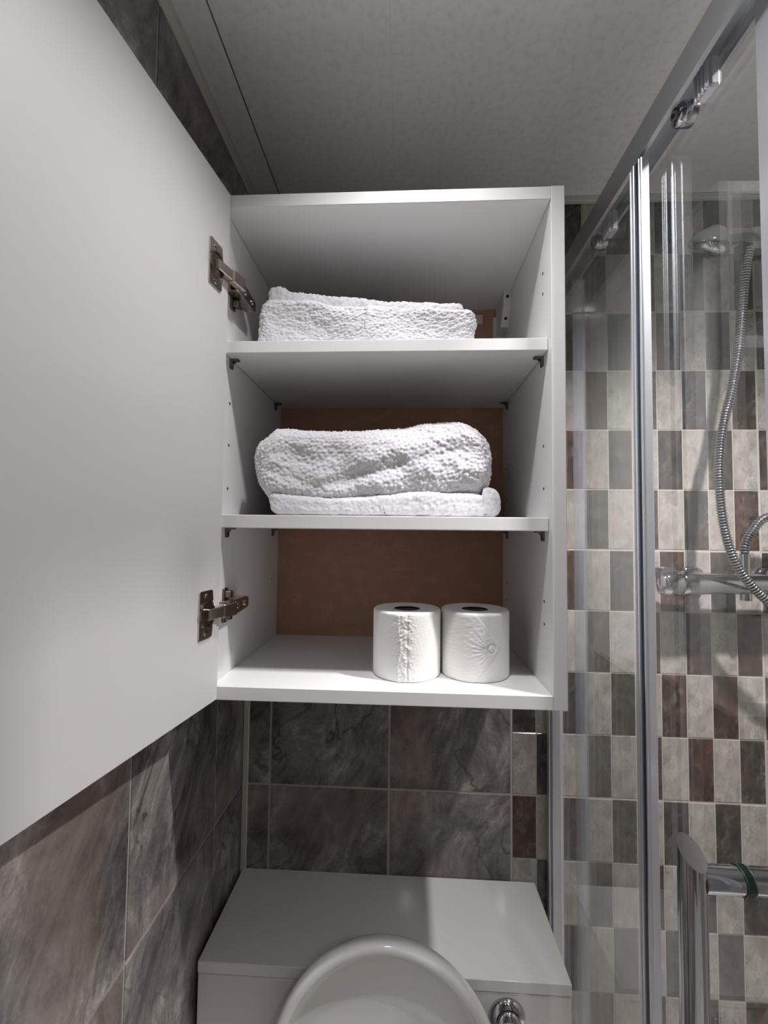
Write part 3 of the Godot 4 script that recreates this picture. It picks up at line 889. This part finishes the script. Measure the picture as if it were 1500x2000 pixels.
# ---------------------------------------------------------------- shower
func build_shower() -> void:
	var tray_top := FLOOR + 0.05
	var tray := thing("shower_tray", "low white shower tray under the glass screen", "shower tray", Vector3(0.72, FLOOR, 0.43))
	put("tray", box(Vector3(-0.395, 0.001, -0.427), Vector3(0.395, 0.05, 0.45), 0.006), M.ceramic, tray)
	put("drain", lathe([Vector2(0.045, 0.05), Vector2(0.043, 0.053), Vector2(0.02, 0.0535), Vector2(0.0001, 0.0535)], 28), M.chrome, tray)

	var s := thing("shower_enclosure", "clear glass shower screen with silver frame and a sliding door slid open", "shower screen", Vector3(0, tray_top, 0))
	var lift := Vector3(0, -tray_top, 0)
	var b := func(x0: float, y0: float, z0: float, x1: float, y1: float, z1: float, r := 0.0012) -> ArrayMesh:
		return box(Vector3(x0, y0, z0) + lift, Vector3(x1, y1, z1) + lift, r)
	# head rail: outer fascia, roof and inner lip
	var rail := PackedVector2Array([Vector2(0.335, 1.037), Vector2(0.341, 1.037), Vector2(0.341, 1.0735), Vector2(0.372, 1.0735), Vector2(0.372, 1.05), Vector2(0.377, 1.05), Vector2(0.377, 1.0795), Vector2(0.3375, 1.0795), Vector2(0.335, 1.077)])
	for i in rail.size():
		rail[i].y -= tray_top
	put("head_rail", extrude(rail, 0.001, 0.86), M.alu_rail, s)
	put("sill", b.call(0.333, tray_top + 0.001, 0.001, 0.377, tray_top + 0.03, 0.86), M.alu_rail, s)
	# wall profile: a broad grooved channel
	var wp := new_st()
	for q: Array in [[0.3225, 0.3255, 0.016], [0.3255, 0.3285, 0.012], [0.3285, 0.346, 0.02], [0.346, 0.352, 0.014]]:
		add_box(wp, Vector3(q[0], tray_top + 0.03, 0.001) + lift, Vector3(q[1], 1.036, q[2]) + lift, 0.0008)
	put("wall_profile", flat_done(wp), M.alu, s)
	put("fixed_pane", b.call(0.3355, tray_top + 0.03, 0.014, 0.3415, 1.04, 0.346, 0.0004), M.glass, s)
	# closing post of the fixed pane: two bars with a dark seal between them
	var p1 := new_st()
	add_box(p1, Vector3(0.331, tray_top + 0.03, 0.345) + lift, Vector3(0.344, 1.030, 0.3485) + lift, 0.0008)
	add_box(p1, Vector3(0.333, tray_top + 0.03, 0.3485) + lift, Vector3(0.344, 1.031, 0.3525) + lift, 0.0005)
	add_box(p1, Vector3(0.331, tray_top + 0.03, 0.3525) + lift, Vector3(0.344, 1.032, 0.3565) + lift, 0.0008)
	put("post", flat_done(p1), M.alu, s)
	put("seal", b.call(0.3335, tray_top + 0.03, 0.3565, 0.343, 1.032, 0.367, 0.0004), M.seal, s)
	var p2 := new_st()
	add_box(p2, Vector3(0.331, tray_top + 0.03, 0.367) + lift, Vector3(0.335, 1.030, 0.370) + lift, 0.0006)
	add_box(p2, Vector3(0.3335, tray_top + 0.03, 0.367) + lift, Vector3(0.3442, 1.032, 0.371) + lift, 0.0012)
	put("post", flat_done(p2), M.alu, s)
	put("end_post", b.call(0.333, tray_top + 0.03, 0.85, 0.377, 1.036, 0.88), M.alu, s)
	put("return_pane", b.call(0.377, tray_top + 0.001, 0.862, RIGHT - 0.002, 1.05, 0.868, 0.0004), M.glass, s)

	# sliding door behind, pushed back over the fixed pane
	var door := put("sliding_door", b.call(0.3585, tray_top + 0.035, 0.085, 0.3645, 1.045, 0.53, 0.0004), M.glass, s)
	put("edge_profile", b.call(0.3575, tray_top + 0.035, 0.5265, 0.372, 1.048, 0.553, 0.0025), M.alu, door)
	var tr := new_st()
	add_box(tr, Vector3(0.352, tray_top + 0.035, 0.0785) + lift, Vector3(0.376, 1.035, 0.0815) + lift, 0.0005)
	put("edge_strip", flat_done(tr), M.strip, door)
	# rollers hanging the door from the rail
	for z: float in [0.21, 0.44]:
		var x_axis := Basis(Vector3(0, 1, 0), Vector3(-1, 0, 0), Vector3(0, 0, 1))
		var st := new_st()
		var fins := new_st()
		add_box(fins, Vector3(0.3535, 1.022, z + 0.008) + lift, Vector3(0.366, 1.058, z + 0.032) + lift, 0.003)
		for k in 4:
			add_box(fins, Vector3(0.350, 1.020, z + 0.010 + k * 0.0058) + lift, Vector3(0.354, 1.052, z + 0.0142 + k * 0.0058) + lift, 0.0012)
		add_lathe(st, [Vector2(0.0001, 0.0135), Vector2(0.009, 0.013), Vector2(0.0125, 0.0105), Vector2(0.0135, 0.006), Vector2(0.0135, -0.006), Vector2(0.012, -0.0075), Vector2(0.0001, -0.0075)], 28, Transform3D(x_axis, Vector3(0.3585, 1.034, z - 0.014) + lift))
		var r := put("roller", st.commit(), M.chrome_soft, door)
		r.set_meta("label", "chrome door roller")
		put("roller_bracket", flat_done(fins), M.alu, door)
		put("roller_bolt", lathe([Vector2(0.0065, 0.0), Vector2(0.0065, 0.0022), Vector2(0.0042, 0.0024), Vector2(0.0035, 0.0008), Vector2(0.0001, 0.0008)], 20, Transform3D(x_axis, Vector3(0.3452, 1.034, z - 0.014) + lift)), M.dark_metal, door)
	# handles on both faces of the door, joined through the glass
	var hz := 0.482
	for k in 2:
		var hx: float = [0.3137, 0.409][k]
		var hs := new_st()
		var cut := 0.014
		# vertical bar with both ends cut on the slant
		var ring_top := []
		var ring_bot := []
		for j in 40:
			var g := TAU * j / 40.0
			var p := Vector3(hx + cos(g) * 0.0126, 0, hz + sin(g) * 0.0126)
			var slope := (cos(g) * 0.35 + sin(g) * 1.0) * cut * 0.75 * (1.0 if k == 0 else -1.0)
			ring_top.append(p + Vector3(0, 0.226 - slope, 0) + lift)
			ring_bot.append(p + Vector3(0, -0.19 + slope, 0) + lift)
		var tube_part := new_st()
		add_grid(tube_part, [ring_top, ring_bot], true, false)
		tube_part.generate_normals()
		hs.append_from(tube_part.commit(), 0, Transform3D.IDENTITY)
		var caps := new_st()
		fan(caps, ring_top, true)
		fan(caps, ring_bot, false)
		caps.generate_normals()
		hs.append_from(caps.commit(), 0, Transform3D.IDENTITY)
		for y: float in [0.2017, -0.163]:
			var x0 := hx + (0.008 if k == 0 else -0.008)
			var x1 := 0.3575 if k == 0 else 0.3655
			add_tube(hs, [Vector3(x0, y, hz) + lift, Vector3(x1, y, hz) + lift], 0.0122, 32)
		var hn := put("handle", hs.commit(), M.chrome, door)
		hn.set_meta("label", "round chrome bar handle with slanted ends")
		for y: float in [0.2017, -0.163]:
			var x2 := 0.3572 if k == 0 else 0.3648
			put("handle_washer", tube([Vector3(x2, y, hz) + lift, Vector3(x2 + 0.001, y, hz) + lift], 0.0133, 32), M.gasket, door)

func smooth_path(pts: Array, step: float) -> Array:
	var c := Curve3D.new()
	for i in pts.size():
		var p: Vector3 = pts[i]
		var tan := Vector3.ZERO
		if i > 0 and i < pts.size() - 1:
			tan = (pts[i + 1] - pts[i - 1]) / 6.0
		c.add_point(p, -tan, tan)
	c.bake_interval = step
	var out := []
	var n := int(c.get_baked_length() / step)
	for k in n + 1:
		out.append(c.sample_baked(float(k) / n * c.get_baked_length(), true))
	return out

func build_fittings() -> void:
	# bar mixer on the back wall
	var m := thing("shower_mixer", "chrome bar mixer valve on the mosaic wall inside the shower", "shower valve", Vector3(0.69, 0.4435, 0.055))
	var along := Basis(Vector3(0, -1, 0), Vector3(1, 0, 0), Vector3(0, 0, 1))
	var body := new_st()
	add_lathe(body, [Vector2(0.0001, -0.129), Vector2(0.0225, -0.129), Vector2(0.0238, -0.126), Vector2(0.0225, -0.10), Vector2(0.0195, -0.06), Vector2(0.0195, 0.06), Vector2(0.0225, 0.10), Vector2(0.0238, 0.126), Vector2(0.0225, 0.129), Vector2(0.0001, 0.129)], 40, Transform3D(along, Vector3.ZERO))
	put("body", body.commit(), M.chrome, m)
	for s in [-1.0, 1.0]:
		var kn := new_st()
		add_lathe(kn, [Vector2(0.0001, -0.130), Vector2(0.0232, -0.130), Vector2(0.0252, -0.134), Vector2(0.0252, -0.158), Vector2(0.023, -0.165), Vector2(0.018, -0.171), Vector2(0.0001, -0.173)], 40, Transform3D(along if s < 0 else Basis(Vector3(0, 0, 1), PI) * along, Vector3.ZERO))
		# lever fin on top of the knob
		var fin := PackedVector2Array([Vector2(-0.172, 0.0), Vector2(-0.1715, 0.020), Vector2(-0.168, 0.0285), Vector2(-0.162, 0.031), Vector2(-0.148, 0.031), Vector2(-0.142, 0.0285), Vector2(-0.134, 0.02), Vector2(-0.132, 0.0)])
		if s > 0:
			for i in fin.size():
				fin[i].x = -fin[i].x
		var fs := new_st()
		add_extrude(fs, fin, -0.012, 0.012)
		fs.generate_normals()
		kn.append_from(fs.commit(), 0, Transform3D.IDENTITY)
		put("knob", kn.commit(), M.chrome, m)
		put("wall_flange", lathe([Vector2(0.030, 0.0), Vector2(0.030, 0.004), Vector2(0.026, 0.008), Vector2(0.013, 0.010), Vector2(0.012, 0.035)], 32, Transform3D(Basis(Vector3(1, 0, 0), PI / 2), Vector3(s * 0.075, 0, -0.054))), M.chrome, m)
	put("outlet", tube([Vector3(-0.006, 0.014, 0), Vector3(-0.006, 0.058, 0)], 0.0085, 24), M.chrome, m)
	put("spout", tube([Vector3(-0.006, -0.014, 0), Vector3(-0.006, -0.031, 0)], 0.0095, 24), M.chrome_soft, m)
	# ribbed hose: from the handset down past the valve, round and back up into the valve's outlet
	var pts := [Vector3(0.690, 1.096, 0.092), Vector3(0.6845, 1.0918, 0.09), Vector3(0.6741, 1.0498, 0.09), Vector3(0.6648, 0.9702, 0.09), Vector3(0.6564, 0.8911, 0.09), Vector3(0.6425, 0.8126, 0.09), Vector3(0.6252, 0.7443, 0.09), Vector3(0.6163, 0.6764, 0.09), Vector3(0.6147, 0.5994, 0.093), Vector3(0.6225, 0.5327, 0.095), Vector3(0.637, 0.4855, 0.097), Vector3(0.6598, 0.4481, 0.099), Vector3(0.697, 0.4113, 0.1), Vector3(0.75, 0.375, 0.1), Vector3(0.81, 0.37, 0.095), Vector3(0.845, 0.42, 0.09), Vector3(0.835, 0.51, 0.08), Vector3(0.785, 0.572, 0.07), Vector3(0.7245, 0.573, 0.06), Vector3(0.697, 0.543, 0.056), Vector3(0.685, 0.518, 0.055), Vector3(0.684, 0.5005, 0.055)]
	var path := smooth_path(pts, 0.00087)
	var hose := thing("shower_hose", "ribbed chrome shower hose looping down in front of the mosaic wall", "hose")
	put("hose_core", tube(path, 0.0064, 12), M.hose_dark, hose)
	# the coil: one bright ring every six samples
	var wide := tube_rows(path, 0.0085, 14)
	var mid := tube_rows(path, 0.0079, 14)
	var low := tube_rows(path, 0.0062, 14)
	var coil := new_st()
	for k in range(0, path.size() - 6, 6):
		add_grid(coil, [low[k], mid[k + 1], wide[k + 2], mid[k + 3], low[k + 4]], true, true)
	coil.generate_normals()
	put("hose_coil", coil.commit(), M.chrome_soft, hose)
	# handset in its holder
	var h := thing("hand_shower", "chrome hand shower hung high on the mosaic wall in the shower", "shower head", Vector3(0.585, 1.073, 0.12))
	var tilt := Basis(Vector3(0, 0, 1), -1.05) * Basis(Vector3(1, 0, 0), 0.35)
	put("head", lathe([Vector2(0.0001, -0.016), Vector2(0.026, -0.016), Vector2(0.033, -0.012), Vector2(0.036, -0.004), Vector2(0.034, 0.006), Vector2(0.027, 0.016), Vector2(0.018, 0.024), Vector2(0.012, 0.03)], 40, Transform3D(Basis(Vector3(0, 0, 1), -0.35) * Basis(Vector3(1, 0, 0), 0.5), Vector3(0.002, 0.0, 0.0))), M.chrome, h)
	var grip := smooth_path([Vector3(0.012, 0.006, 0.0), Vector3(0.04, 0.017, -0.004), Vector3(0.075, 0.027, -0.015), Vector3(0.104, 0.024, -0.028)], 0.004)
	put("grip", tube(grip, func(run: float) -> float: return 0.0155 - run * 0.045, 24), M.chrome, h)
	var r := thing("slide_rail", "chrome riser rail carrying the hand shower's holder", "rail", Vector3(0.79, 0.6, 0.05))
	put("bar", tube([Vector3(0, 0, 0), Vector3(0, 0.58, 0)], 0.0095, 24), M.chrome, r)
	for y: float in [0.02, 0.56]:
		put("wall_mount", tube([Vector3(0, y, 0.0), Vector3(0, y, -0.049)], 0.011, 24), M.chrome, r)
	var hb := new_st()
	add_box(hb, Vector3(-0.108, 0.484, -0.004), Vector3(0.014, 0.514, 0.012), 0.004)
	add_tube(hb, [Vector3(-0.1, 0.478, 0.035), Vector3(-0.096, 0.52, 0.035)], 0.0155, 24)
	add_box(hb, Vector3(-0.112, 0.488, 0.002), Vector3(-0.086, 0.51, 0.03), 0.003)
	put("holder", hb.commit(), M.chrome_soft, r)

func _ready() -> void:
	rng.seed = 20240611
	# camera
	var cam := Camera3D.new()
	cam.name = "camera"
	var yaw := -0.0514
	var pitch := 0.0442
	var roll := 0.0115
	var fw := Vector3(sin(yaw) * cos(pitch), sin(pitch), -cos(yaw) * cos(pitch))
	var rt := Vector3(cos(yaw), 0, sin(yaw))
	var up := rt.cross(fw)
	var rt2 := rt * cos(roll) + up * sin(roll)
	var up2 := up * cos(roll) - rt * sin(roll)
	cam.transform = Transform3D(Basis(rt2, up2, -fw), Vector3(0.0316, 0.5367, 0.9443))
	cam.keep_aspect = Camera3D.KEEP_HEIGHT
	cam.fov = rad_to_deg(2.0 * atan(1000.0 / 862.63))
	cam.near = 0.02
	cam.far = 20.0
	add_child(cam)
	cam.current = true
	# environment: a closed room, no sky to speak of
	var env := Environment.new()
	env.background_mode = Environment.BG_COLOR
	env.background_color = Color(0.02, 0.02, 0.02)
	env.tonemap_mode = Environment.TONE_MAPPER_LINEAR
	env.tonemap_exposure = 0.95
	env.sdfgi_enabled = true
	env.ssao_enabled = true
	env.ssil_enabled = true
	var we := WorldEnvironment.new()
	we.name = "environment"
	we.environment = env
	add_child(we)
	make_materials()
	# lamps in the ceiling: one over the floor before the cabinet, one over the shower, two further back
	downlight(Vector3(0.05, CEIL, 0.53), 0.44, "recessed ceiling spot just in front of the open wall cabinet")
	downlight(Vector3(0.60, CEIL, 0.49), 2.5, "recessed ceiling spot over the shower, near its mosaic wall")
	downlight(Vector3(0.05, CEIL, 1.70), 0.3, "recessed ceiling spot near the room door, on the toilet side")
	downlight(Vector3(0.60, CEIL, 1.70), 0.8, "recessed ceiling spot near the room door, on the shower side")
	build_room()
	build_cabinet()
	build_toilet()
	build_shower()
	build_fittings()
	build_towels()
	build_rolls()
